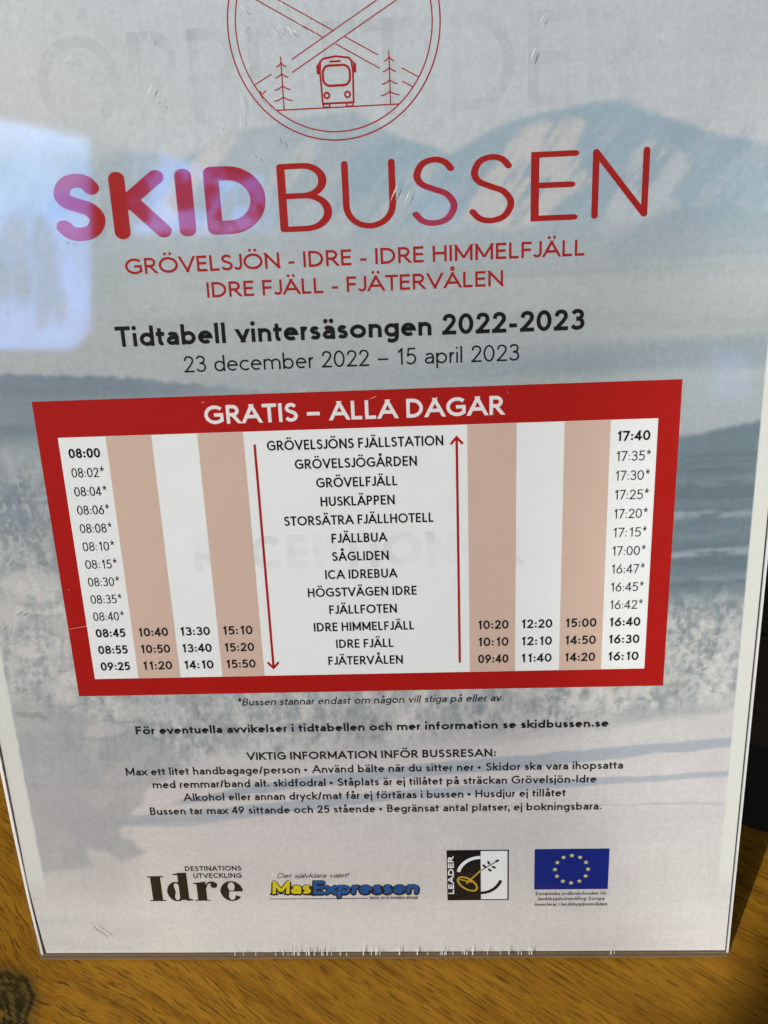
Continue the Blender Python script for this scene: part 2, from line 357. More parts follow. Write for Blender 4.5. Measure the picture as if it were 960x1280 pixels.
G = {
 'A': (.86, [[(0, 0), (.43, 1)], [(.86, 0), (.43, 1)], [(.15, .31), (.71, .31)]]),
 'B': (.56, [[(0, 0), (0, 1)], [(0, 1), (.27, 1), A_(.27, .765, .24, .235, 90, -90), (0, .53)], [(0, .53), (.28, .53), A_(.28, .265, .28, .265, 90, -90), (0, 0)]]),
 'C': (.80, [[A_(.47, .5, .47, .5, 45, 315)]]),
 'D': (.72, [[(0, 0), (0, 1)], [(0, 1), (.24, 1), A_(.24, .5, .48, .5, 90, -90), (0, 0)]]),
 'E': (.50, [[(.5, 1), (0, 1), (0, 0), (.5, 0)], [(0, .52), (.46, .52)]]),
 'F': (.48, [[(.48, 1), (0, 1), (0, 0)], [(0, .50), (.44, .50)]]),
 'G': (.86, [[A_(.48, .5, .48, .5, 45, 300), (.84, .13), (.84, .49), (.52, .49)]]),
 'H': (.68, [[(0, 0), (0, 1)], [(.68, 0), (.68, 1)], [(0, .53), (.68, .53)]]),
 'I': (0, [[(0, 0), (0, 1)]]),
 'J': (.40, [[(.40, 1), (.40, .28), A_(.17, .27, .23, .27, 0, -150)]]),
 'K': (.64, [[(0, 0), (0, 1)], [(.60, 1), (.02, .48)], [(.17, .60), (.64, 0)]]),
 'L': (.46, [[(0, 1), (0, 0), (.46, 0)]]),
 'M': (.86, [[(0, 0), (0, 1)], [(0, 1), (.43, .12)], [(.86, 1), (.43, .12)], [(.86, 0), (.86, 1)]]),
 'N': (.72, [[(0, 0), (0, 1)], [(0, 1), (.72, 0)], [(.72, 0), (.72, 1)]]),
 'O': (.96, [[E_(.48, .5, .48, .5)]]),
 'P': (.54, [[(0, 0), (0, 1)], [(0, 1), (.28, 1), A_(.28, .735, .26, .265, 90, -90), (0, .47)]]),
 'R': (.60, [[(0, 0), (0, 1)], [(0, 1), (.29, 1), A_(.29, .735, .26, .265, 90, -90), (0, .47)], [(.26, .47), (.60, 0)]]),
 'S': (.56, [[S_((.52, .855), (.43, .96), (.28, 1), (.11, .94), (.03, .77), (.09, .63), (.28, .535), (.46, .45), (.56, .27), (.47, .07), (.28, 0), (.11, .035), (0, .15))]]),
 'T': (.62, [[(0, 1), (.62, 1)], [(.31, 1), (.31, 0)]]),
 'U': (.68, [[(0, 1), (0, .34), A_(.34, .34, .34, .34, 180, 360), (.68, 1)]]),
 'V': (.80, [[(0, 1), (.40, 0)], [(.80, 1), (.40, 0)]]),
 '0': (.58, [[E_(.29, .5, .29, .5)]]),
 '1': (.30, [[(.02, .77), (.30, 1)], [(.30, 1), (.30, 0)]]),
 '2': (.55, [[S_((.03, .72), (.10, .93), (.28, 1), (.47, .92), (.53, .73), (.45, .53), (.22, .23), (.03, .0)), ], [(0, 0), (.55, 0)]]),
 '3': (.54, [[S_((.03, .84), (.13, .97), (.27, 1), (.44, .93), (.50, .76), (.42, .59), (.20, .54))], [S_((.20, .54), (.44, .49), (.54, .28), (.46, .07), (.26, 0), (.10, .04), (0, .16))]]),
 '4': (.60, [[(.44, 0), (.44, 1)], [(.44, 1), (0, .25)], [(0, .25), (.60, .25)]]),
 '5': (.54, [[(.50, 1), (.12, 1), (.07, .55), S_((.07, .55), (.26, .62), (.46, .54), (.54, .32), (.46, .09), (.26, 0), (.10, .03), (0, .12))]]),
 '6': (.56, [[E_(.28, .31, .28, .31)], [(.42, 1), (.035, .42)]]),
 '7': (.54, [[(0, 1), (.54, 1)], [(.54, 1), (.16, 0)]]),
 '8': (.56, [[E_(.28, .765, .235, .235)], [E_(.28, .265, .28, .265)]]),
 '9': (.56, [[E_(.28, .69, .28, .31)], [(.14, 0), (.525, .58)]]),
 'a': (.46, [[S_((.05, .54), (.13, .64), (.25, X), (.40, .60), (.46, .43)), (.46, 0)], [S_((.46, .385), (.30, .385), (.09, .33), (.0, .18), (.07, .04), (.21, 0), (.36, .06), (.46, .20))]]),
 'b': (.54, [[(0, 0), (0, 1)], [E_(.27, .33, .27, .33)]]),
 'c': (.48, [[A_(.31, .33, .31, .33, 48, 312)]]),
 'd': (.54, [[(.54, 0), (.54, 1)], [E_(.27, .33, .27, .33)]]),
 'e': (.54, [[(.03, .36), (.54, .36), A_(.27, .33, .27, .33, 8, 312)]]),
 'f': (.32, [[S_((.34, .985), (.25, 1), (.14, .94), (.11, .80)), (.11, 0)], [(0, X), (.30, X)]]),
 'g': (.54, [[E_(.27, .33, .27, .33)], [(.54, X), (.54, -.03), S_((.54, -.03), (.47, -.22), (.27, -.29), (.06, -.22))]]),
 'h': (.48, [[(0, 0), (0, 1)], [(0, .36), A_(.24, .40, .24, .26, 180, 0), (.48, 0)]]),
 'i': (0, [[(0, 0), (0, X)], ('dot', 0, .90)]),
 'j': (.12, [[(.12, X), (.12, -.12), S_((.12, -.12), (.07, -.26), (-.04, -.28))], ('dot', .12, .90)]),
 'k': (.47, [[(0, 0), (0, 1)], [(.43, X), (.02, .30)], [(.14, .40), (.47, 0)]]),
 'l': (0, [[(0, 0), (0, 1)]]),
 'm': (.84, [[(0, 0), (0, X)], [(0, .38), A_(.21, .42, .21, .24, 180, 0), (.42, 0)], [(.42, .38), A_(.63, .42, .21, .24, 180, 0), (.84, 0)]]),
 'n': (.48, [[(0, 0), (0, X)], [(0, .36), A_(.24, .40, .24, .26, 180, 0), (.48, 0)]]),
 'o': (.60, [[E_(.30, .33, .30, .33)]]),
 'p': (.54, [[(0, X), (0, -.28)], [E_(.27, .33, .27, .33)]]),
 'r': (.29, [[(0, 0), (0, X)], [S_((0, .32), (.045, .50), (.14, .635), (.23, .66), (.30, .645))]]),
 's': (.38, [[S_((.35, .56), (.29, .63), (.19, X), (.07, .62), (.02, .50), (.07, .41), (.19, .35), (.32, .29), (.38, .18), (.32, .04), (.19, 0), (.07, .03), (0, .10))]]),
 't': (.30, [[(.11, .85), (.11, .15), S_((.11, .15), (.14, .04), (.22, 0), (.31, .015))], [(0, X), (.30, X)]]),
 'u': (.48, [[(0, X), (0, .26), A_(.24, .26, .24, .26, 180, 360)], [(.48, X), (.48, 0)]]),
 'v': (.50, [[(0, X), (.25, 0)], [(.50, X), (.25, 0)]]),
 'x': (.50, [[(0, X), (.50, 0)], [(.50, X), (0, 0)]]),
 'y': (.50, [[(0, X), (.26, .02)], [(.50, X), (.15, -.28)]]),
 ':': (.0, [('dot', 0, .07), ('dot', 0, .56)]), '.': (.0, [('dot', 0, .06)]), ',': (.08, [[(.08, .10), (.02, -.14)]]),
 '*': (.46, [[(.23, 1.10), (.23, .84)], [(.23, .84), (.0, .92)], [(.23, .84), (.46, .92)], [(.23, .84), (.09, .62)], [(.23, .84), (.37, .62)]]),
 '-': (.28, [[(0, .33), (.28, .33)]]), '–': (.55, [[(0, .36), (.55, .36)]]), '•': (.28, [('disc', .13, .40, .175)]),
 '/': (.36, [[(0, -.08), (.36, 1.02)]]), '!': (0, [[(0, 1), (0, .26)], ('dot', 0, .06)]),
}
for a, b2, mk in (('Å', 'A', 'ring'), ('Ä', 'A', 'um'), ('Ö', 'O', 'um'), ('å', 'a', 'ring'), ('ä', 'a', 'um'), ('ö', 'o', 'um')):
    w0, st = G[b2]; up = a in 'ÅÄÖ'; y = 1.20 if up else .88
    if mk == 'um': ex = [('dot', w0 / 2 - .15, y), ('dot', w0 / 2 + .15, y)]
    else: ex = [('ring', w0 / 2, y + .03, .115)]
    G[a] = (w0, st + ex)
SIDE = {}
for ch in 'OCGQÖceoöd069835': SIDE[ch] = .05
for ch in 'AVTÅÄvxyåJ/7,4': SIDE[ch] = .025
for ch in 'aäåstfrS2Kkj*g': SIDE[ch] = .05
for ch in 'LFEP': SIDE[ch] = .075
for ch in 'nmhuilbdpq': SIDE[ch] = .068
SIDE['r'] = -.01; SIDE['t'] = .035; SIDE['1'] = .13; SIDE[':'] = .10

def knots(v, sw, top, low):
    """inset a centre-line coordinate so that the stroke stays inside the glyph box"""
    h = sw / 2
    if low:
        if v <= 0: return h + v * ((.28 - 0) / .28) if v > -.2 else -.28 + h + (v + .28)
        if v <= X: return h + v / X * (X - sw)
        return X - h + (v - X)
    return h + v * (1 - sw)

def stroke(mb, pts, hw, z, closed=False, cap0=None, cap1=None, rnd=False, tf=lambda p: p):
    P0 = [pts[0]]
    for p in pts[1:]:
        if math.hypot(p[0] - P0[-1][0], p[1] - P0[-1][1]) > 1e-5: P0.append(p)
    if closed and math.hypot(P0[0][0] - P0[-1][0], P0[0][1] - P0[-1][1]) < 1e-5: P0.pop()
    n = len(P0)
    if n < 2: return
    L = []; R = []
    for i in range(n):
        if closed or 0 < i < n - 1:
            a, b3, c = P0[i - 1], P0[i], P0[(i + 1) % n]
            d1 = (b3[0] - a[0], b3[1] - a[1]); d2 = (c[0] - b3[0], c[1] - b3[1])
            l1 = math.hypot(*d1); l2 = math.hypot(*d2)
            n1 = (-d1[1] / l1, d1[0] / l1); n2 = (-d2[1] / l2, d2[0] / l2)
            mx_ = (n1[0] + n2[0], n1[1] + n2[1]); ml = math.hypot(*mx_) or 1e-6
            mx_ = (mx_[0] / ml, mx_[1] / ml); k = hw / max(.45, mx_[0] * n1[0] + mx_[1] * n1[1])
            L.append((b3[0] + mx_[0] * k, b3[1] + mx_[1] * k)); R.append((b3[0] - mx_[0] * k, b3[1] - mx_[1] * k))
        else:
            a, c = (P0[0], P0[1]) if i == 0 else (P0[-2], P0[-1]); b3 = P0[i]
            d = (c[0] - a[0], c[1] - a[1]); l = math.hypot(*d); d = (d[0] / l, d[1] / l)
            nn = (-d[1], d[0]); sg_ = -1 if i == 0 else 1; cp = cap0 if i == 0 else cap1
            l_ = [b3[0] + nn[0] * hw, b3[1] + nn[1] * hw]; r_ = [b3[0] - nn[0] * hw, b3[1] - nn[1] * hw]
            if cp == 'sq':
                for q in (l_, r_): q[0] += d[0] * hw * sg_; q[1] += d[1] * hw * sg_
            elif isinstance(cp, float) and abs(d[1]) > .3:
                for q in (l_, r_):
                    k = (cp - q[1]) / d[1]; q[0] += d[0] * k; q[1] += d[1] * k
            L.append(tuple(l_)); R.append(tuple(r_))
    if rnd and not closed:
        for i, (e, o2) in enumerate(((P0[0], P0[1]), (P0[-1], P0[-2]))):
            ang = math.atan2(e[1] - o2[1], e[0] - o2[0])
            mb.poly([tf((e[0] + hw * math.cos(ang + math.pi * (k / 10 - .5)), e[1] + hw * math.sin(ang + math.pi * (k / 10 - .5)))) for k in range(11)], z)
    mb.band([tf(p) for p in L], [tf(p) for p in R], z, closed)

def glyph(mb, ch, sw, z, tf, rnd=False, thick=None):
    """one character in cap-height units, transformed by tf; returns nothing"""
    w0, st = G[ch]; W = adv(ch, sw); hs = sw / 2; hw = (thick or sw) / 2
    low = ch.islower() or ch in ',.:-•'
    def mp_(p): return (hs + (p[0] / w0 if w0 else .5 * 0) * (W - sw) if w0 else hs + p[0], knots(p[1], sw, 1, low))
    for s in st:
        if s[0] == 'dot':
            x, y = mp_((s[1], min(s[2], 2))); y = s[2] + (hs if s[2] < .2 else 0) if ch in '.:!' else s[2]
            mb.disc(0, 0, 1, z, 14); c = len(mb.f[-1]); r = hw * 1.18
            for k in range(c):
                v = mb.v[-c + k]; q = tf((x + v[0] * r, y + v[1] * r)); mb.v[-c + k] = (q[0], q[1], mb.nz(z) if k == 0 else mb.v[-c][2])
            continue
        if s[0] == 'disc':
            c = [tf((s[1] + s[3] * math.cos(k * .42), s[2] + s[3] * math.sin(k * .42))) for k in range(15)]
            mb.poly(c, mb.nz(z)); continue
        if s[0] == 'ring':
            stroke(mb, [(mp_((s[1], 0))[0] + (s[3] - hw * .3) * math.cos(k * math.pi / 9), s[2] + (s[3] - hw * .3) * math.sin(k * math.pi / 9)) for k in range(18)], hw * .78, mb.nz(z), True, tf=tf); continue
        pts = []; closed = False; straight0 = straight1 = False
        for i, it in enumerate(s):
            if it[0] == 'A': pts += [mp_(p) for p in arc(*it[1])]; cur = True
            elif it[0] == 'S': pts += [mp_(p) for p in catmull(it[1])]; cur = True
            elif it[0] == 'E':
                a = arc(*it[1], 0, 360)[:-1]; pts += [mp_(p) for p in a]; closed = True; cur = True
            else: pts.append(mp_(it)); cur = False
            if i == 0: straight0 = not cur
            straight1 = not cur
        def cap(p, st_):
            if not st_ or closed: return None
            tops = [0.0] + ([X, 1.0] if low else [1.0])
            for t in tops:
                inner = hs if t == 0.0 else t - hs
                if low and t == 1.0: inner = 1.0 - hs
                if abs(p[1] - inner) < .012: return float(t)
            if low and p[1] < -.1: return -.28
            return 'sq'
        c0 = cap(pts[0], straight0); c1 = cap(pts[-1], straight1)
        # horizontal ends stay square; slanted ends in mid-air get no extension
        def fix(c, a, b3):
            d = (b3[0] - a[0], b3[1] - a[1]); l = math.hypot(*d) or 1
            hor = abs(d[1] / l) < .05; ver = abs(d[0] / l) < .05
            if isinstance(c, float): return 'sq' if abs(d[1] / l) <= .3 else c
            if c == 'sq': return 'sq' if (hor or ver) else None
            return c
        c0 = fix(c0, pts[0], pts[1]); c1 = fix(c1, pts[-1], pts[-2])
        if rnd: c0 = c1 = None
        stroke(mb, pts, hw, mb.nz(z), closed, c0, c1, rnd, tf)

STRETCH = [1.0]
def adv(ch, sw):
    w0 = G[ch][0]; return max(w0 * STRETCH[0] * (1.10 if ch.islower() else 1.04) + (sw - .13) * .9 if w0 > 0 else sw, sw)
def lay(s, sw, space, track):
    x = 0; pos = []; prev = None; last = 1
    for ch in s:
        if ch == ' ': x += space * STRETCH[0]; prev = None; continue
        sd = (SIDE.get(ch, .08) + track) * (.4 + .6 * STRETCH[0])
        if prev is not None: x += .068 if ch == 'r' else sd
        pos.append((ch, x)); x += adv(ch, sw); last = x; x += sd; prev = ch
    return pos, last
def text(mb, s, x0, x1, y, cap, sw, z, slant=0.0, rnd=False, thick=None, space=.40, track=0.0):
    """a line of lettering that fills x0..x1 (mm) with its baseline at y and capitals 'cap' mm high"""
    lo, hi = .5, 2.2
    for _ in range(24):
        STRETCH[0] = (lo + hi) / 2
        if lay(s, sw, space, track)[1] * cap > x1 - x0: hi = STRETCH[0]
        else: lo = STRETCH[0]
    pos, last = lay(s, sw, space, track); k = (x1 - x0) / last
    for ch, px in pos:
        glyph(mb, ch, sw, z, (lambda p, px=px: (x0 + k * (px + p[0]) + slant * cap * p[1], y + cap * p[1])), rnd, thick)
    STRETCH[0] = 1.0

# print layers, millimetres above the sheet
Z1, Z2, Z3, Z4 = 0.03, 0.06, 0.09, 0.13

# ------------------------------------------------------------------ the wooden table
tb = MB(); tb.box(-560, 620, -330, 420, -38, 0)
table = tb.build('wooden_table', M['wood']); tag(table, 'golden brown oiled wooden table top with slanting grain and a dark knot', 'table')

# ------------------------------------------------------------------ dark box behind
ang = math.atan2(-3, 7)
box = empty('storage_box', Matrix.Translation((0.104, 0.0524, 0)) @ Matrix.Rotation(ang, 4, 'Z'))
tag(box, 'dark brown wooden box on a black base, shadowed behind the sign', 'box')
bb = MB(); bb.box(0, 150, 0, 60, 41, 86); bb.box(0, 150, 1.2, 58.8, 86, 88); bb.box(0, 150, 0, 60, 88, 136); bb.build('box_body', M['dark_wood'], box)
bb = MB(); bb.box(2, 148, 0.6, 57, 0, 41); bb.build('box_base', M['black_base'], box)

# ------------------------------------------------------------------ acrylic sign holder
holder = empty('sign_holder', SIGN)
tag(holder, 'clear acrylic slanted sign holder with scuffed front standing on the wooden table', 'sign holder')
fp = MB(); fp.box(-106.9, 105.65, -1.15, 300, 0.30, 1.5, 0, 1)
front_panel = fp.build('front_panel', [M['acrylic'], M['bend']], holder)
bk = MB(); bk.box(-107.3, 105.0, -0.9, 300, -1.95, -0.75, 0, 1); bk.build('back_panel', [M['acrylic'], M['bend']], holder)
bt = MB(); bt.box(-106.4, 105.5, -1.0, -0.35, -0.73, 0.28); bt.build('bottom_fold', M['bend'], holder)
def ribbon(name, outer, inner, z0, z1, mat):
    mb = MB(); pts = outer + inner[::-1]; n = len(pts)
    mb.v = [(x, y, z0) for x, y in pts] + [(x, y, z1) for x, y in pts]
    mb.f = [(i, i + 1, 2 * len(outer) - 2 - i, 2 * len(outer) - 1 - i)[::-1] for i in range(len(outer) - 1)]
    mb.f += [tuple(n + t for t in q[::-1]) for q in mb.f]
    mb.f += [(i, (i + 1) % n, n + (i + 1) % n, n + i) for i in range(n)]
    mb.mi = [0] * len(mb.f); return mb.build(name, mat, holder)
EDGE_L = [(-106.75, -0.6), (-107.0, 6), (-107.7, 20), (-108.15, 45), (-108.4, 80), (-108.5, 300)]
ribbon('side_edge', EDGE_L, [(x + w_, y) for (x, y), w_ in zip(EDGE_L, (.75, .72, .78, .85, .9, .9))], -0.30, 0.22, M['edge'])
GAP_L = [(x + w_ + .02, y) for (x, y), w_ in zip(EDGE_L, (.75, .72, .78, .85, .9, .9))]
ribbon('gap_shade_strip', GAP_L, [(-105.1, -.3), (-105.55, 6), (-106.25, 20), (-106.6, 45), (-106.6, 80), (-106.6, 300)], -0.50, -0.34, M['gap_shade'])  # dark strip laid in as the shade between sheet and acrylic edge
ribbon('gap_shade_strip', [(105.0, -.3), (105.0, 120), (105.0, 300)], [(105.62, -.3), (105.68, 120), (105.7, 300)], -0.50, -0.34, M['gap_shade'])
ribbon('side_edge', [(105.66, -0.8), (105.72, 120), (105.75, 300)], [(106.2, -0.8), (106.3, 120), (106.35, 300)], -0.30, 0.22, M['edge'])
ft = MB(); ft.box(-104, 100, 2.6, 76, 0.03, 1.3, 1)
foot = ft.build('support_foot', [M['acrylic'], M['edge']], holder); foot.matrix_parent_inverse = SIGN.inverted()

# scratches and grime on the front face
sc = MB(); gr = MB(); ZF = 1.51
rg = random.Random(5)
clusters = [(-45, -38, 6), (-33, -26, 10), (-27, -14, 22), (-12, 2, 11), (6, 16, 12), (18, 27, 16), (28, 44, 16), (45, 47, 4), (70, 72, 2)]
for a, b3, n in clusters:
    for i in range(n):
        x = rg.uniform(a, b3); h = .5 + rg.uniform(1.0, 3.2) * rg.choice((1, 1, .7)); ww = rg.uniform(.13, .32); t = rg.uniform(-.18, .22)
        t2 = sc if rg.random() < .55 else gr
        if t2 is gr: ww *= .75
        t2.poly([(x - ww / 2, .15), (x + ww / 2, .15), (x + t + ww * .25, h), (x + t - ww * .1, h)], sc.nz(ZF))
def scuff(mb, x, y, ln, a, wd):
    dx_, dy_ = math.cos(a) * ln / 2, math.sin(a) * ln / 2; wd *= .72; nx_, ny_ = -math.sin(a) * wd / 2, math.cos(a) * wd / 2
    mb.poly([(x - dx_, y - dy_), (x + nx_, y + ny_), (x + dx_, y + dy_), (x - nx_, y - ny_)], mb.nz(ZF))
for i in range(26): scuff(sc, rg.uniform(-20, -3), rg.uniform(252, 261), rg.uniform(.6, 2.2), rg.uniform(-1.1, -.5), rg.uniform(.1, .22))
for i in range(34): scuff(sc, rg.uniform(-93, -84) , rg.uniform(203, 217), rg.uniform(1.0, 4.5), rg.uniform(-.7, .0), rg.uniform(.08, .18))
for x, y, ln, a, wd in ((-42, 243, 3.4, .95, .25), (-41, 253, 2.2, .9, .2), (-68, 196, 3, .6, .16), (-48.5, 195.5, 3, .55, .15), (-49, 237, 2.5, .8, .15),
                        (12.5, 219, 5, 1.1, .3), (15.5, 218, 4, 1.1, .22), (44, 246, 3.5, 1.2, .3), (46, 253, 2.5, 1.0, .2), (68, 257, 2, .7, .3), (5.5, 171.6, 2.2, .4, .12), (-12, 174, 3, .3, .12),
                        (-22, 236, 4, 1.5, .12), (-21.4, 240, 6, 1.7, .12), (-75, 112, 20, .15, .08), (-55, 103, 26, .22, .07), (-86, 130, 16, -.5, .07), (-60, 250, 3, .5, .15)):
    scuff(sc, x, y, ln, a, wd)
for i in range(40): scuff(sc, rg.uniform(-100, 100), rg.uniform(30, 262), rg.uniform(.3, 1.4), rg.uniform(0, 3.1), rg.uniform(.06, .14))
for x, y, ln, a, wd in ((-83, 195.5, 1.6, 1.1, .2), (-84.5, 196, 1.2, 1.2, .15), (-65.5, 211, 1.3, .9, .3), (-16, 239, 2.4, -1, .18), (-13, 231, 2, -1.2, .22), (-19, 228, 1.6, -1.2, .22), (-40, 240, .7, .8, .3),
                        (-26, 234, 1, 1.2, .15), (-93.5, 116, 2.5, .4, .35), (-98, 112, 2, .9, .3), (92, 95.5, 2.2, .45, .35), (94, 97, 1.5, .8, .2), (90, 94.8, 1.4, .1, .2), (54, 128, .5, .5, .3), (37, 52, .4, 0, .3)):
    scuff(gr, x, y, ln, a, wd)
for i in range(46): scuff(gr, rg.uniform(-98, 100), rg.uniform(6, 262), rg.uniform(.15, .5), rg.uniform(0, 3.1), rg.uniform(.1, .22))
tag(sc.build('scratch_marks', M['scratch'], front_panel), kind='stuff'); tag(gr.build('grime_specks', M['grime'], front_panel), kind='stuff')

# ------------------------------------------------------------------ the poster
poster = empty('timetable_poster', SIGN)
tag(poster, 'printed bus timetable poster with a red framed table over a pale snowy mountain picture', 'poster')

# --- the picture printed on the sheet, worked out point by point over a fine grid
NX, NY = 526, 744
gs = np.linspace(0, 297, NY)[:, None] + np.zeros((1, NX)); gt = np.linspace(0, 1, NX)[None, :] + np.zeros((NY, 1))
gl_ = -105 - 1.75 * np.clip(gs / 26, 0, 1) ** 0.7
gx = gl_ + (105.2 - gl_) * gt
rs = np.random.RandomState(11)
def vnoise(x, y):
    xi = np.floor(x).astype(int); yi = np.floor(y).astype(int); fx = x - xi; fy = y - yi
    fx = fx * fx * (3 - 2 * fx); fy = fy * fy * (3 - 2 * fy); T = rs.rand(256, 256)
    g = lambda a, b3: T[a % 256, b3 % 256]
    return (g(xi, yi) * (1 - fx) + g(xi + 1, yi) * fx) * (1 - fy) + (g(xi, yi + 1) * (1 - fx) + g(xi + 1, yi + 1) * fx) * fy
def fbm(sx_, sy_, o=4, x=None, y=None, gain=.55):
    x = gx if x is None else x; y = gs if y is None else y
    r = 0; a = 1; t = 0
    for k in range(o): r = r + a * vnoise(x / sx_ * 2 ** k + 31, y / sy_ * 2 ** k + 57); t += a; a *= gain
    return r / t
def sm(v, a, b3):
    t = np.clip((v - a) / (b3 - a), 0, 1); return t * t * (3 - 2 * t)
def inside(pts, wx, wy):
    m_ = np.zeros(gx.shape, bool); n = len(pts)
    for i in range(n):
        (xa, ya), (xb, yb) = pts[i], pts[(i + 1) % n]
        c = ((ya > wy) != (yb > wy)) & (wx < (xb - xa) * (wy - ya) / ((yb - ya) or 1e-9) + xa); m_ ^= c
    return m_.astype(float)
def blur(a, r):
    for ax in (0, 1):
        for _ in range(2):
            p = np.pad(a, [(r + 1, r) if k == ax else (0, 0) for k in (0, 1)], mode='edge'); cs_ = np.cumsum(p, axis=ax)
            a = (np.take(cs_, range(2 * r + 1, cs_.shape[ax]), axis=ax) - np.take(cs_, range(0, cs_.shape[ax] - 2 * r - 1), axis=ax)) / (2 * r + 1)
    return a
def ramp(v, stops):
    xs = [s[0] for s in stops]; return np.stack([np.interp(v, xs, [s[1][k] for s in stops]) for k in range(3)], -1)
def over(img, mask, col):
    col = np.array(col, float); return img + (col - img) * mask[..., None]
wa = (fbm(14, 14, 3) - .5) * 7; wb = (fbm(11, 11, 3) - .5) * 5
wx, wy = gx + wa, gs + wb
img = ramp(gs + (fbm(60, 30, 3) - .5) * 8, [(0, (226, 219, 206)), (14, (223, 215, 204)), (30, (215, 207, 200)), (46, (208, 199, 197)), (66, (203, 196, 197)), (80, (176, 176, 178)), (100, (168, 171, 174)),
        (130, (158, 165, 171)), (160, (158, 168, 176)), (176, (166, 174, 179)), (188, (174, 179, 181)), (200, (182, 187, 188)), (214, (188, 194, 198)), (226, (196, 200, 204)), (240, (194, 199, 203)), (265, (194, 200, 205)), (297, (197, 203, 207))])
img = over(img, sm(gx, -20, -80) * sm(gs, 225, 240) * sm(gs, 275, 245) * .35, (205, 197, 192))
img = over(img, sm(gx, 0, 90) * sm(gs, 222, 240) * .35, (206, 204, 205))
img = over(img, sm(gx, -40, -62) * sm(gs, 188, 200) * sm(gs, 238, 226) * .8, (166, 176, 178))
# mountains
def mount(ridge, fade_lo, col, k, r=2):
    m_ = blur(inside(ridge + [(ridge[-1][0], 190), (ridge[0][0], 190)], wx * .25 + gx * .75, wy * .3 + gs * .7), 1)
    return m_ * sm(gs, fade_lo, fade_lo + 24) * k, col
for a in (mount([(-108, 222), (-80, 224), (-68, 227.5), (-51, 231), (-36, 228), (-24, 233.5), (-9.5, 235.6), (3.4, 237), (11, 232.5), (24, 227), (24, 190)], 198, (166, 180, 190), .80),
          mount([(2, 226), (10.5, 231.5), (17, 229.5), (25, 226.5), (32, 229.5), (40, 233), (50, 235.2), (58, 236.2), (66, 235.6), (74, 232.3), (86, 228.4), (97, 225.8), (106, 224)], 196, (156, 177, 190), .92)):
    img = over(img, a[0], a[1])
diag = fbm(13, 2.6, 4, gx * .62 + gs * .78, gs * .62 - gx * .78)
snow_n = fbm(9, 5, 4) * .45 + diag * .55
for pts, col, k, r in (([(27, 213), (33, 222), (41, 230.5), (50, 233.5), (55, 233), (53, 226), (57, 220), (49, 213), (40, 209)], (203, 199, 197), .85, 3),
                    ([(60, 208), (63, 219), (67, 225.5), (72, 227.5), (77, 227), (80, 221), (76, 215), (80, 210), (70, 206)], (196, 199, 202), .7, 3),
                    ([(-46, 217), (-37, 225), (-26, 232.5), (-21, 233.8), (-26, 228), (-34, 221), (-41, 215)], (205, 200, 197), .8, 3),
                    ([(-21, 216), (-13, 226), (-6, 232), (-3, 230), (-9, 223), (-14, 215)], (198, 197, 196), .6, 3),
                    ([(-104, 212), (-92, 222), (-80, 222.5), (-88, 216), (-96, 209)], (200, 206, 214), .5, 4),
                    ([(4, 214), (12, 219), (20, 226), (24, 225), (18, 218), (10, 211)], (196, 199, 201), .5, 4),
                    ([(-2, 206), (10, 211), (24, 214), (34, 211), (24, 204)], (190, 196, 200), .4, 4)):
    img = over(img, blur(inside(pts, wx * .6 + gx * .4, wy * .6 + gs * .4), max(1, r - 2)) * sm(snow_n, .33, .49) * k, col)
img = over(img, sm(gs, 205, 214) * sm(gs, 238, 228) * sm(diag, .52, .68) * .22, (203, 203, 204)); img = over(img, sm(gs, 203, 212) * sm(gs, 236, 227) * sm(diag, .44, .30) * .22, (150, 167, 178))
img = over(img, blur(inside([(62, 205), (68, 209.5), (76, 213), (84, 212.6), (98, 211.6), (106, 211), (106, 190), (62, 190)], wx * .5 + gx * .5, gs), 2) * sm(gs, 194, 212) * .75, (152, 170, 182))
img = over(img, sm(np.abs(gs - 207 + (fbm(30, 8, 3) - .5) * 5), 5, 1) * .35, (168, 176, 182))
# open valley: thin cloud streaks
img = over(img, sm(fbm(90, 7, 4), .5, .75) * sm(gs, 172, 180) * sm(gs, 208, 198) * .35, (153, 161, 166))
# far forest ridge
st = fbm(70, 3.2, 4)
rl = np.interp(gx, [-108, -88, -76, -56, -38, -22, 10], [181.5, 180.5, 179.7, 178.4, 176, 174, 170]) + (fbm(2.2, 40, 3) - .5) * 1.6
mL = sm(gs, rl + .8, rl - .6) * sm(gs, 158, 166)
img = over(img, mL * sm(gx, 0, -60), (128, 144, 159)); img = over(img, mL * sm(st, .4, .7) * .35 * sm(gx, 0, -60), (104, 120, 136))
rr_ = np.interp(gx, [10, 42, 76, 101, 106], [178.5, 181, 182.6, 183.2, 183.4])
img = over(img, sm(np.abs(gs - rr_ + 3.2 + (st - .5) * 4), 5, 1.2) * sm(gx, -10, 60) * .75, (140, 155, 166))
r2 = np.interp(gx, [60, 84, 101, 106], [156.5, 159, 162.6, 163.4]) + (fbm(3, 40, 2) - .5) * 1.2
img = over(img, sm(gs, r2 + .9, r2 - .9) * sm(gx, 20, 60) * sm(gs, 92, 118), (104, 124, 139))
st2 = fbm(45, 2.4, 4)
img = over(img, sm(st2, .50, .72) * sm(gs, 163, 155) * sm(gs, 96, 110) * sm(gx, 30, 70) * .55, (88, 107, 122))
for yy, k in ((138.5, .75), (127.8, .8), (133, .25), (121, .35), (147, .25), (114, .4)):
    img = over(img, sm(np.abs(gs - yy - (gx - 90) * .03 + (fbm(20, 9, 3) - .5) * 2.2), 1.9, .2) * sm(gx, 50, 80) * sm(fbm(5, 2, 3), .25, .6) * k * .7, (178, 186, 193))
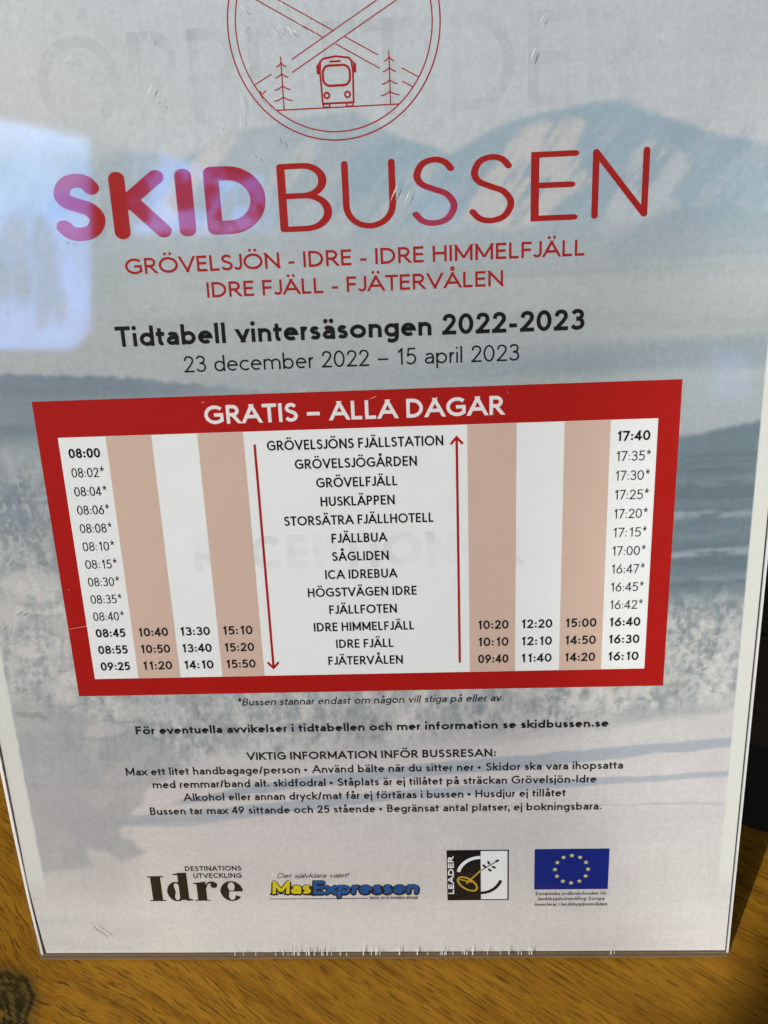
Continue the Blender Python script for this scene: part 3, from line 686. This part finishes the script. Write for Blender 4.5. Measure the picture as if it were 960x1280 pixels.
# snow-laden trees
tr1 = fbm(6.0, 8.5, 5); tr2_ = fbm(2.0, 3.4, 4); tr3 = fbm(16, 13, 3)
low = sm(gs, 164, 150) * sm(gx, -50, -80) + sm(gs, 120, 104) * (1 - sm(gx, -50, -80))
low = np.clip(low, 0, 1) * sm(gs, 62 + (gx + 50) * .12, 72 + (gx + 50) * .12)
d1 = sm(tr1 * .55 + tr2_ * .45 + (tr3 - .5) * .5, .46, .62)
img = over(img, low * (1 - d1) * .50, (140, 149, 157)); img = over(img, low * d1 * .5, (184, 186, 189))
img = over(img, low * sm(tr1 * .5 + tr2_ * .5 + (tr3 - .5) * .55, .575, .70) * .55, (208, 203, 201))
img = over(img, low * sm(fbm(1.5, 4.2, 3), .58, .76) * (1 - d1) * .42, (116, 125, 134))
img = over(img, sm(gs, 162, 150) * sm(gs, 132, 142) * sm(gx, -72, -82) * sm(tr1, .42, .58) * .55, (112, 128, 146))
lt = sm(gx, -66, -82) * sm(gs, 132, 118)
img = over(img, lt * .42, (172, 172, 175))
img = over(img, lt * sm(fbm(13, 8, 4), .54, .66) * sm(gs, 66, 88) * .75, (215, 203, 200))
def ridged(sx_, sy_, o=4, gain=.6):
    r = 0; a = 1; t = 0
    for k in range(o):
        n_ = vnoise(wx / sx_ * 2 ** k + 11, wy / sy_ * 2 ** k + 23); r = r + a * (1 - np.abs(2 * n_ - 1)); t += a; a *= gain
    return r / t
rg1 = ridged(3.2, 4.6, 4); rg2 = ridged(1.3, 2.2, 3)
clump = fbm(9, 12, 3)
img = over(img, low * sm(rg1 * .6 + rg2 * .4 + (clump - .5) * .35, .62, .80) * .55, (206, 203, 202))
img = over(img, low * sm(rg1 * .5 + rg2 * .5 + (clump - .5) * .5, .52, .36) * .32, (112, 122, 131))
# frosted crowns: rows of small conifers
rt = np.random.RandomState(3)
for kx in range(260):
    right = rt.rand() < .42
    tx = rt.uniform(48, 103) if right else rt.uniform(-104, -52); ty = rt.uniform(78, 112) if right else rt.uniform(68, 150)
    th = rt.uniform(5, 12); tw = th * rt.uniform(.16, .26); sh = rt.uniform(-1, 1)
    i0, i1 = np.searchsorted(gs[:, 0], (ty - 1, ty + th + 1)); 
    if right and ty < 73 + (tx - 40) * .16 + 2: continue
    sl = slice(i0, i1); hx = gx[sl]; hy = (gs[sl] - ty) / th
    half = tw * (1 - np.clip(hy, 0, 1)) * (.55 + .9 * np.abs(((hy * 6 + sh) % 1) - .2))
    mk = sm(np.abs(hx - tx + (rg2[sl] - .5) * 1.2), half + .25, half - .35) * sm(hy, -.02, .12) * sm(hy, 1.02, .9)
    lightside = sm(hx - tx + (rg2[sl] - .5) * 2.5, -tw * .3, tw * .5)
    c1 = np.array((124, 133, 141.)); c2 = np.array((201, 198, 197.)); col = c1 + (c2 - c1) * (lightside * (.45 + .75 * rg1[sl]))[..., None].clip(0, 1)
    a_ = (mk * low[sl] * (.58 if right else .30))[..., None]; img[sl] = img[sl] * (1 - a_) + col * a_
# left grey bank of trees and its ragged foot
bank = blur(inside([(-110, 92), (-62, 78), (-52, 66), (-66, 58), (-72, 52), (-75, 45), (-70, 37), (-76, 33.5), (-81, 38), (-88, 38.5), (-86, 33), (-101, 30), (-110, 29.5)], gx + (fbm(5, 5, 4) - .5) * 9, gs + (fbm(4, 4, 3) - .5) * 3), 1)
img = over(img, bank * (.55 + .35 * fbm(10, 8, 4)), (164, 166, 170))
img = over(img, bank * sm(fbm(8, 8, 4), .56, .7) * .5, (188, 184, 182))
img = over(img, sm(np.abs(gs - 84 + (fbm(4, 40, 2) - .5) * 3), 1.3, .3) * sm(np.abs(gx + 96), 6, 3) * .6, (140, 140, 143))
# big snow-loaded crowns on the left
for cx, cy, rx_, ry_, k in ((-88, 123, 9, 6, .6), (-97, 116, 7, 6, .45), (-80, 112, 7, 4.5, .5), (-86, 91, 5, 4, .6), (-70, 86, 9, 5, .45), (-60, 84, 6, 4, .4), (-94, 104, 6, 4, .35), (-76, 79, 6, 3.5, .4), (-100, 128, 5, 5, .4)):
    rr2 = ((wx - cx) / rx_) ** 2 + ((wy - cy) / ry_) ** 2
    img = over(img, sm(rr2 + (rg1 - .5) * 1.6, 1.15, .35) * k, (211, 203, 200)); img = over(img, sm(np.abs(rr2 - 1.1 + (rg2 - .5)), .5, .1) * sm(wy, cy, cy - ry_) * k * .6, (128, 135, 143))
# clumps of bushes on the right
bush = sm(gx, 24, 52) * sm(gs, 124, 106) * sm(gs, 73 + (gx - 40) * .16, 78 + (gx - 40) * .16)
img = over(img, bush * sm(fbm(7, 7, 5), .48, .62) * .5, (192, 189, 186)); img = over(img, bush * sm(fbm(2.4, 2.0, 4), .52, .7) * .40, (122, 128, 134))
img = over(img, bush * sm(fbm(3.2, 4.0, 4), .56, .68) * .55, (212, 207, 202))
# open snow with ski tracks
sn = gs - np.interp(gx, [-75, -40, -15, 10, 40, 70, 95, 106], [44, 56, 62, 67.5, 73, 77.5, 81.5, 83]) + (fbm(6, 6, 3) - .5) * 3
img = over(img, sm(sn, 1.0, -1.6) * sm(gx, -62, -45) * .75, (205, 199, 199))
img = over(img, sm(gs, 27, 14) * .6, (222, 218, 211))
for pts, hw_, k in (([(-60, 54), (-26, 60), (22, 65), (60, 68), (96, 71.6), (103, 72.1)], [.8, 1.7, 2.2, 2.0, 1.7, 1.6], .85), ([(-76, 48.6), (-40, 51), (8, 56), (50, 59), (97, 61.6), (103, 62)], [1.6, 2.2, 1.7, 1.3, .9, .8], .75), ([(-78, 48), (-60, 47.5), (-40, 49), (-20, 52)], [1.2, 1.5, .9, .3], .55)):
    xs = [p[0] for p in pts]; cy = np.interp(gx, xs, [p[1] for p in pts]); hh = np.interp(gx, xs, hw_)
    mk_ = sm(np.abs(gs - cy + (fbm(9, 4, 3) - .5) * 1.2), hh * 1.15, hh * .75) * sm(gx, xs[0] - 2, xs[0] + 8)
    img = over(img, mk_ * k, (158, 169, 183))
img = over(img, sm(fbm(40, 8, 4), .5, .8) * sm(gs, 64, 50) * .25, (190, 186, 188))
g_ = img.mean(-1, keepdims=True); img = g_ + (img - g_) * (.74 + .18 * sm(gs, 196, 212))[..., None]
img[..., 1] += 1.0 * sm(gs, 60, 110); img[..., 2] -= 2.0 * sm(gs, 200, 150)
# faint smudges, then the white margins
img *= (1 + (fbm(.8, .8, 3) - .5) * .085 + (fbm(.7, 30, 2) - .5) * .02 + (fbm(30, .7, 2) - .5) * .02 + (fbm(25, 25, 3) - .5) * .04)[..., None]
edge_n = (fbm(1.0, 3.0, 2) - .5) * .25
mg = np.maximum(sm(gx, -101.35 + edge_n, -101.65 + edge_n), sm(gx, 101.15 + edge_n, 101.45 + edge_n)) * sm(gs, 18, 30)
img = over(img, mg, (214, 214, 207))
img = over(img, sm(gs, 1.6, .2) * .5, (232, 229, 222))
img = np.clip(img, 0, 255) / 255.0
alb = np.where(img <= .04045, img / 12.92, ((img + .055) / 1.055) ** 2.4) * 1.02
alb = np.clip(alb, 0, .9)

me = bpy.data.meshes.new('sheet')
vv = np.stack([gx, gs, np.zeros_like(gx)], -1).reshape(-1, 3) * MM
ii = (np.arange(NY - 1)[:, None] * NX + np.arange(NX - 1)[None, :]).reshape(-1)
faces = np.stack([ii, ii + 1, ii + NX + 1, ii + NX], -1)
ring = list(range(0, NX)) + [k * NX + NX - 1 for k in range(1, NY)] + [(NY - 1) * NX + k for k in range(NX - 2, -1, -1)] + [k * NX for k in range(NY - 2, 0, -1)]
n0 = len(vv); back = vv[ring].copy(); back[:, 2] = -0.12 * MM
vv = np.concatenate([vv, back]); nr = len(ring)
side = [(ring[i], n0 + i, n0 + (i + 1) % nr, ring[(i + 1) % nr]) for i in range(nr)]
me.from_pydata(vv.tolist(), [], faces.tolist() + side + [tuple(range(n0 + nr - 1, n0 - 1, -1))])
ca = me.color_attributes.new('print_color', 'FLOAT_COLOR', 'POINT')
cc = np.ones((len(vv), 4), np.float32); cc[:n0, :3] = alb.reshape(-1, 3); cc[n0:, :3] = .8
ca.data.foreach_set('color', cc.reshape(-1)); me.materials.append(M['paper']); me.update()
link('sheet', me, poster)


def line(name, s, x0, x1, y, cap, sw, mat, parent, z=Z1, label=None, **kw):
    mb = MB(); text(mb, s, x0, x1, y, cap, sw, z, **kw); return mb.build(name, M[mat], parent, label)
# --- print of the older sheet showing faintly through
gh = MB()
text(gh, 'ÖPPETTIDER', -68, 68, 235.5, 19.5, .125, Z1 * .5)
gh.build('show_through_lettering', M['ghost'], poster, 'faint grey lettering of another sheet showing through')
line('show_through_lettering', 'RECEPTIONEN', -44, 42, 126.5, 9.5, .24, 'ghost', poster, 0.068)

# --- round emblem
em = MB()
def ln(mb, pts, wd, z=Z1, closed=False, rnd=True): stroke(mb, pts, wd / 2, mb.nz(z), closed, None, None, rnd)
circ = lambda cx, cy, r, n=96, ry=None: [(cx + r * math.cos(2 * math.pi * k / n), cy + (ry or r) * math.sin(2 * math.pi * k / n)) for k in range(n)]
ln(em, circ(.2, 254.4, 23.6), .30, closed=True); ln(em, circ(.2, 254.4, 21.85), .27, closed=True)
emb = em.build('round_emblem', M['red_letter'], poster, 'thin red double ring emblem')
for segs in ([[(-19.2, 263.9), (.09, 253.09)], [(2.45, 251.88), (9.71, 247.88)], [(15.01, 244.97), (18.75, 242.99)], [(-20.6, 262.2), (-2.25, 251.86)], [(.59, 250.39), (10.08, 245.15)], [(15.14, 242.23), (17.33, 241.09)]],
             [[(19.4, 263.8), (-9.46, 247.87)], [(-14.44, 245.03), (-18.17, 243.13)], [(20.8, 262.0), (-9.65, 245.19)], [(-15.86, 241.74), (-17.15, 240.85)], [(-17.19, 241.7), (-16.81, 240.19)]]):
    mb = MB()
    for s in segs: ln(mb, s, .24)
    mb.build('ski', M['red_letter'], emb)
for tx, top, ys in ((-12.03, 248.4, (246.9, 244.7, 242.2, 239.9)), (12.26, 248.5, (246.95, 244.8, 242.3, 239.95))):
    mb = MB(); ln(mb, [(tx, top), (tx, 237.7)], .26)
    for k, y in enumerate(ys):
        wd = 1.05 + k * .32
        for sg_ in (-1, 1): ln(mb, [(tx + sg_ * wd * t, y + .35 - 1.05 * t + (.62 * (t - .55) if t > .55 else 0) ** 1) for t in (0, .2, .4, .6, .8, 1.0)], .26)
    mb.build('fir_tree', M['red_letter'], emb)
mb = MB(); ln(mb, [(-13.7, 237.6), (14.17, 237.66)], .28); mb.build('ground_line', M['red_letter'], emb)
mb = MB()
def rrect(x0, x1, y0, y1, r, n=6):
    p = []
    for cx, cy, a in ((x1 - r, y1 - r, 0), (x0 + r, y1 - r, 90), (x0 + r, y0 + r, 180), (x1 - r, y0 + r, 270)):
        p += [(cx + r * math.cos(math.radians(a + 90 * k / n)), cy + r * math.sin(math.radians(a + 90 * k / n))) for k in range(n + 1)]
    return p
ln(mb, [(-3.1, 238.5), (-3.35, 244.9), (-3.2, 247.0), (-2.6, 247.6), (.35, 248.0), (3.2, 247.6), (3.8, 247.0), (4.05, 244.8), (3.9, 238.5)], .42, closed=True)
ln(mb, rrect(-2.75, 3.35, 242.1, 246.2, 1.5), .50, closed=True)
ln(mb, circ(-2.1, 240.15, .58, 24), .42, closed=True); ln(mb, circ(2.6, 240.15, .58, 24), .42, closed=True)
ln(mb, [(-1.0, 246.98), (1.25, 247.0)], .40)
for sg_ in (-1, 1):
    cx = .35 + sg_ * 4.15; mb.poly(rrect(cx - .32, cx + .32, 244.5, 246.5, .25), mb.nz(Z1)); ln(mb, [(.35 + sg_ * 3.6, 246.9), (cx, 246.4)], .3)
    ln(mb, rrect(.35 + sg_ * 2.65 - .72, .35 + sg_ * 2.65 + .72, 237.72, 238.4, .2), .34, closed=True)
mb.build('bus', M['red_letter'], emb, 'outline drawing of a bus seen from the front')

# --- title
tt = MB(); CAPT = 15.0; YB = 211.3
def big(ch, x0, x1, sw, dy=0.0, cap=CAPT):
    W = adv(ch, sw); k = (x1 - x0) / W
    glyph(tt, ch, sw, Z1, lambda p: (x0 + k * p[0], YB + dy + cap * p[1]), True)
BW = .205; LW = .083
for ch, x0, x1, dy in (('S', -68.5, -56.4, 0), ('K', -54.6, -40.8, 0), ('I', -38.9, -34.9, 0), ('D', -32.1, -17.8, .1)): big(ch, x0, x1, BW, dy)
for ch, x0, x1, dy in (('B', -14.8, -2.3, 0), ('U', .3, 12.75, 0), ('S', 16.5, 27.1, 0), ('S', 29.8, 40.3, 0), ('E', 44.05, 55.0, 0), ('N', 58.1, 71.0, 0)): big(ch, x0, x1, LW, dy)
tt.build('title_lettering', M['red_letter'], poster, 'large red rounded title, first half bold and second half thin')

line('route_line', 'GRÖVELSJÖN - IDRE - IDRE HIMMELFJÄLL', -53.1, 56.8, 203.2, 3.66, .16, 'red_letter', poster)
line('route_line', 'IDRE FJÄLL - FJÄTERVÅLEN', -33.8, 37.7, 197.05, 3.60, .16, 'red_letter', poster)
line('season_heading', 'Tidtabell vintersäsongen 2022-2023', -57.7, 57.3, 186.1, 4.95, .195, 'black', poster)
line('date_line', '23 december 2022 – 15 april 2023', -41.4, 41.7, 179.25, 4.05, .108, 'black', poster)

# --- timetable
fr = MB(); fr.rect(-81.37, 81.55, 89.83, 173.32, Z1); table_p = fr.build('timetable', M['red'], poster, 'red framed timetable panel')
hd = MB(); text(hd, 'GRATIS – ALLA DAGAR', -37.5, 37.9, 166.05, 4.75, .185, Z2); hd.build('heading_lettering', M['white_letter'], table_p)
wp = MB(); wp.rect(-76.05, 76.2, 95.15, 163.86, Z2); wp.build('white_grid', M['white'], table_p)
for x0, x1 in ((-63.6, -51.75), (-39.85, -28.05), (28.8, 41.15), (53.1, 64.5)):
    mb = MB(); mb.rect(x0, x1, 95.22, 163.8, Z3); mb.build('beige_column', M['beige'], table_p)
ROW = [158.4 - 5.055 * k for k in range(13)]
for rows, x in ((['08:00', '08:02*', '08:04*', '08:06*', '08:08*', '08:10*', '08:15*', '08:30*', '08:35*', '08:40*', '08:45', '08:55', '09:25'], -73.85),
                (['17:40', '17:35*', '17:30*', '17:25*', '17:20*', '17:15*', '17:00*', '16:47*', '16:45*', '16:42*', '16:40', '16:30', '16:10'], 66.2)):
    for k, s in enumerate(rows):
        star = s.endswith('*')
        mb = MB(); d = s.rstrip('*')
        w5 = 7.15 if star else 8.25
        text(mb, d, x, x + w5, ROW[k] - (.1 if star else 0), 2.55, .108 if star else .185, Z4)
        if star: text(mb, '*', x + w5 + .3, x + w5 + 1.6, ROW[k] - .1, 2.62, .10, Z4, thick=.085)
        mb.build('departure_time', M['black'], table_p)
for x, rows in ((-61.9, ('10:40', '10:50', '11:20')), (-50.3, ('13:30', '13:40', '14:10')), (-38.5, ('15:10', '15:20', '15:50')),
                (31.1, ('10:20', '10:10', '09:40')), (42.8, ('12:20', '12:10', '11:40')), (54.55, ('15:00', '14:50', '14:20'))):
    for k, s in enumerate(rows):
        line('departure_time', s, x, x + 8.25, ROW[10 + k], 2.55, .185, 'black', table_p, Z4)
names = ['GRÖVELSJÖNS FJÄLLSTATION', 'GRÖVELSJÖGÅRDEN', 'GRÖVELFJÄLL', 'HUSKLÄPPEN', 'STORSÄTRA FJÄLLHOTELL', 'FJÄLLBUA', 'SÅGLIDEN', 'ICA IDREBUA', 'HÖGSTVÄGEN IDRE', 'FJÄLLFOTEN', 'IDRE HIMMELFJÄLL', 'IDRE FJÄLL', 'FJÄTERVÅLEN']
def nat(s, sw=.168): return lay(s, sw, .40, 0)[1]
kk = 44.93 / nat(names[0])
for k, s in enumerate(names):
    wd = nat(s) * kk
    line('stop_name', s, .25 - wd / 2, .25 + wd / 2, ROW[k] + .35, 2.58, .168, 'black', table_p, Z4)
for x, y0, y1, hy, s in ((-25.35, 160.5, 97.6, 97.5, 1), (26.1, 98.0, 160.6, 160.7, -1)):
    mb = MB(); ln(mb, [(x, y0), (x, y1)], .62, Z4, rnd=False); ln(mb, [(x - 1.55, hy + s * 1.75), (x, hy), (x + 1.55, hy + s * 1.75)], .62, Z4, rnd=False)
    mb.build('arrow', M['red'], table_p)

# --- small print
line('footnote', '*Bussen stannar endast om någon vill stiga på eller av.', -36.7, 37.9, 85.95, 2.3, .145, 'grey', poster, slant=.2)
line('notice_line', 'För eventuella avvikelser i tidtabellen och mer information se skidbussen.se', -66.6, 67.2, 77.35, 2.62, .215, 'grey', poster)
line('information_heading', 'VIKTIG INFORMATION INFÖR BUSSRESAN:', -35.3, 35.9, 68.4, 2.55, .20, 'grey', poster)
for s, x0, x1, y in (('Max ett litet handbagage/person • Använd bälte när du sitter ner • Skidor ska vara ihopsatta', -71.2, 71.8, 63.85),
                     ('med remmar/band alt. skidfodral • Ståplats är ej tillåtet på sträckan Grövelsjön-Idre', -63.8, 64.5, 59.45),
                     ('Alkohol eller annan dryck/mat får ej förtäras i bussen • Husdjur ej tillåtet', -55.2, 55.9, 55.0),
                     ('Bussen tar max 49 sittande och 25 stående • Begränsat antal platser, ej bokningsbara.', -65.7, 66.2, 50.4)):
    line('information_line', s, x0, x1, y, 2.6, .175, 'grey', poster)

# --- organisation logo: heavy upright serif letters
mb = MB(); BY = 19.55
def vs(pts, ws, z=Z1):
    """a stroke with its own width at every point, for contrast lettering"""
    L = []; R = []
    for i, p in enumerate(pts):
        a = pts[max(0, i - 1)]; c = pts[min(len(pts) - 1, i + 1)]; d = (c[0] - a[0], c[1] - a[1]); l = math.hypot(*d) or 1
        n_ = (-d[1] / l, d[0] / l); h = ws[i] / 2; L.append((p[0] + n_[0] * h, p[1] + n_[1] * h)); R.append((p[0] - n_[0] * h, p[1] - n_[1] * h))
    mb.band(L, R, mb.nz(z))
def rc(x0, x1, y0, y1): mb.rect(x0, x1, BY + y0, BY + y1, mb.nz(Z1))
rc(-69.5, -64.5, 8.7, 9.15); rc(-68.55, -65.45, 0, 9.1); rc(-69.5, -64.5, 0, .4)
def fat_o(cx, cy, rx, ry, wmax, wmin, a0=0, a1=360, z=Z1):
    n = 44; pts = []; ws = []
    for i in range(n + 1):
        a = math.radians(a0 + (a1 - a0) * i / n); w_ = wmin + (wmax - wmin) * abs(math.cos(a)) ** 1.6
        pts.append((cx + (rx - w_ / 2) * math.cos(a), cy + (ry - w_ / 2) * math.sin(a))); ws.append(w_)
    vs(pts, ws, z)
fat_o(-60.9, BY + 3.45, 2.95, 3.6, 2.6, .45, 60, 300)
rc(-60.1, -57.3, .35, 10.3); mb.poly([(-61.6, BY + 9.9), (-57.3, BY + 10.35), (-57.3, BY + 9.4), (-61.6, BY + 9.5)], mb.nz(Z1)); mb.poly([(-58.2, BY), (-56.0, BY + .15), (-56.0, BY + .5), (-58.2, BY + 1.2)], mb.nz(Z1))
rc(-55.5, -50.9, 0, .4); rc(-54.6, -51.75, 0, 6.7); mb.poly([(-55.6, BY + 6.5), (-51.75, BY + 7.05), (-51.75, BY + 6.1), (-55.6, BY + 6.15)], mb.nz(Z1))
vs([(-51.9, BY + 4.6), (-51.3, BY + 6.2), (-50.3, BY + 6.75), (-49.3, BY + 6.6)], [.4, .5, .7, .9]); mb.disc(-49.25, BY + 5.75, 1.08, mb.nz(Z1))
fat_o(-44.0, BY + 3.5, 3.45, 3.65, 2.7, .42, 0, 318); rc(-45.6, -40.6, 3.35, 3.75)
lg = mb.build('organisation_logo', M['logo_black'], poster, 'dark heavy serif logo lettering')
line('logo_lettering', 'DESTINATIONS', -57.5, -40.3, 30.45, 1.75, .20, 'logo_black', lg)
line('logo_lettering', 'UTVECKLING', -55.2, -40.4, 27.85, 1.75, .20, 'logo_black', lg)

# --- bus company logo: yellow and blue letters with dark outlines
mb = MB(); sl = .05
def both(s, x0, x1, y, cap, slant):
    text(mb, s, x0 - .05, x1 + .12, y - .28, cap, .215, Z1, slant=slant, rnd=True, thick=.39, space=.2, track=-.02)
    text(mb, s, x0 - .15, x1 - .02, y, cap, .215, Z1, slant=slant, rnd=True, thick=.32, space=.2, track=-.02)
both('Mas', -31.6, -19.9, 21.9, 4.7, .10); both('Expressen', -19.2, 12.5, 21.7, 4.8, .10)
for x0, x1, y in ((-32.4, -29.8, 21.75), (-28.2, -25.4, 21.75), (-20.6, -16.6, 21.55)): mb.rect(x0, x1, y - .35, y + .35, mb.nz(Z1))
ln(mb, [(-32.6, 20.02), (-2.7, 19.98)], .26, rnd=False)
bl = mb.build('bus_company_logo', M['logo_black'], poster, 'yellow and blue logo lettering with dark outlines above a thin rule')
line('yellow_lettering', 'Mas', -31.6, -19.9, 21.9, 4.7, .215, 'yellow', bl, Z2, slant=.10, track=-.02)
line('blue_lettering', 'Expressen', -19.2, 12.5, 21.7, 4.8, .215, 'logo_blue', bl, Z2, slant=.10, track=-.02)
line('slogan_lettering', 'Det självklara valet!', -29.8, -8.4, 27.6, 1.75, .13, 'logo_black', bl, slant=.42, track=-.03)
line('logo_lettering', 'EN DEL AV ÖLÖFSRINGS BUSSAR', -2.1, 12.5, 19.65, .95, .20, 'logo_black', bl)

# --- rural development programme logo
mb = MB(); mb.rect(21.4, 31.45, 19.05, 37.0, Z1)
for r in ((31.4, 39.75, 36.6, 37.0), (31.4, 39.75, 19.05, 19.4), (39.35, 39.75, 19.05, 37.0)): mb.rect(*r, Z1 + .004)
pl = mb.build('programme_logo', M['black'], poster, 'square logo, left half black and right half white, with a curved stalk')
mb = MB(); mb.rect(31.46, 39.34, 19.41, 36.59, Z1); ln(mb, arc(31.4, 28.0, 6.75, 6.4, 90, 168), 1.05, Z2, rnd=False); mb.build('white_shape', M['white'], pl)
mb = MB(); text(mb, 'LEADER', 0, 13.3, 0, 1.75, .24, Z2); mb.v = [(23.45 - y, 21.4 + x, z) for x, y, z in mb.v]; mb.build('logo_lettering', M['white'], pl)
mb = MB(); ln(mb, arc(31.4, 28.2, 6.3, 6.5, 270, 342), 1.0, Z2, rnd=False)
ln(mb, [(31.6, 29.8), (33.9, 31.4), (36.2, 33.0)], .3, Z2)
for x, y, a in ((32.5, 31.3, 2.2), (33.8, 32.5, 2.0), (34.1, 29.9, -.7), (35.3, 30.9, -.5), (36.3, 33.1, .6)):
    mb.poly([(x + .75 * math.cos(a) * math.cos(t) - .38 * math.sin(a) * math.sin(t), y + .75 * math.sin(a) * math.cos(t) + .38 * math.cos(a) * math.sin(t)) for t in [k * .524 for k in range(12)]], mb.nz(Z2))
mb.build('black_shape', M['black'], pl)
mb = MB(); e = [(3.35 * math.cos(t), 1.75 * math.sin(t)) for t in [2 * math.pi * k / 40 for k in range(40)]]; ca_, sa_ = math.cos(-.66), math.sin(-.66)
ln(mb, [(27.45 + x * ca_ - y * sa_, 25.0 + x * sa_ + y * ca_) for x, y in e], .55, Z2, True)
ln(mb, [(27.2, 25.2), (28.2, 26.3), (31.4, 29.7)], .45, Z2); ln(mb, [(25.3, 26.6), (28.6, 25.7)], .4, Z2); mb.build('gold_shape', M['gold'], pl)

# --- star flag with its caption
mb = MB(); mb.rect(47.3, 69.1, 22.75, 37.08, Z1); fl = mb.build('star_flag', M['blue'], poster, 'blue flag with a ring of pale yellow stars')
for k in range(12):
    a = math.pi / 2 - k * math.pi / 6; cx, cy = 58.2 + 4.85 * math.cos(a), 29.9 + 4.85 * math.sin(a)
    mb = MB(); mb.poly([(cx + (.82 if j % 2 == 0 else .34) * math.cos(math.pi / 2 + j * math.pi / 5), cy + (.82 if j % 2 == 0 else .34) * math.sin(math.pi / 2 + j * math.pi / 5)) for j in range(10)], Z2)
    mb.build('star', M['star'], fl)
for s, x0, x1, y in (('Europeiska jordbruksfonden för', 47.8, 68.9, 20.7), ('landsbygdsutveckling: Europa', 48.5, 68.2, 18.85), ('investerar i landsbygdsområden', 47.6, 69.1, 16.8)):
    line('flag_caption', s, x0, x1, y, 1.28, .17, 'grey', fl)

# --- fine loose fibre caught on the front near the lower left corner
mb = MB(); stroke(mb, catmull([(-87.6, 11.6), (-86.6, 10.2), (-85.4, 9.3), (-84.4, 8.5), (-84.0, 7.2)], 6), .07, 1.54)
mb.v += [(a, b3, c + .06) for a, b3, c in mb.v]; nf = len(mb.v) // 2
mb.f += [tuple(t + nf for t in q) for q in mb.f]; mb.mi = [0] * len(mb.f)
hair = mb.build('fibre', M['fibre']); hair.matrix_world = SIGN
tag(hair, 'short curled dark fibre stuck near the lower left corner of the clear holder', 'fibre')
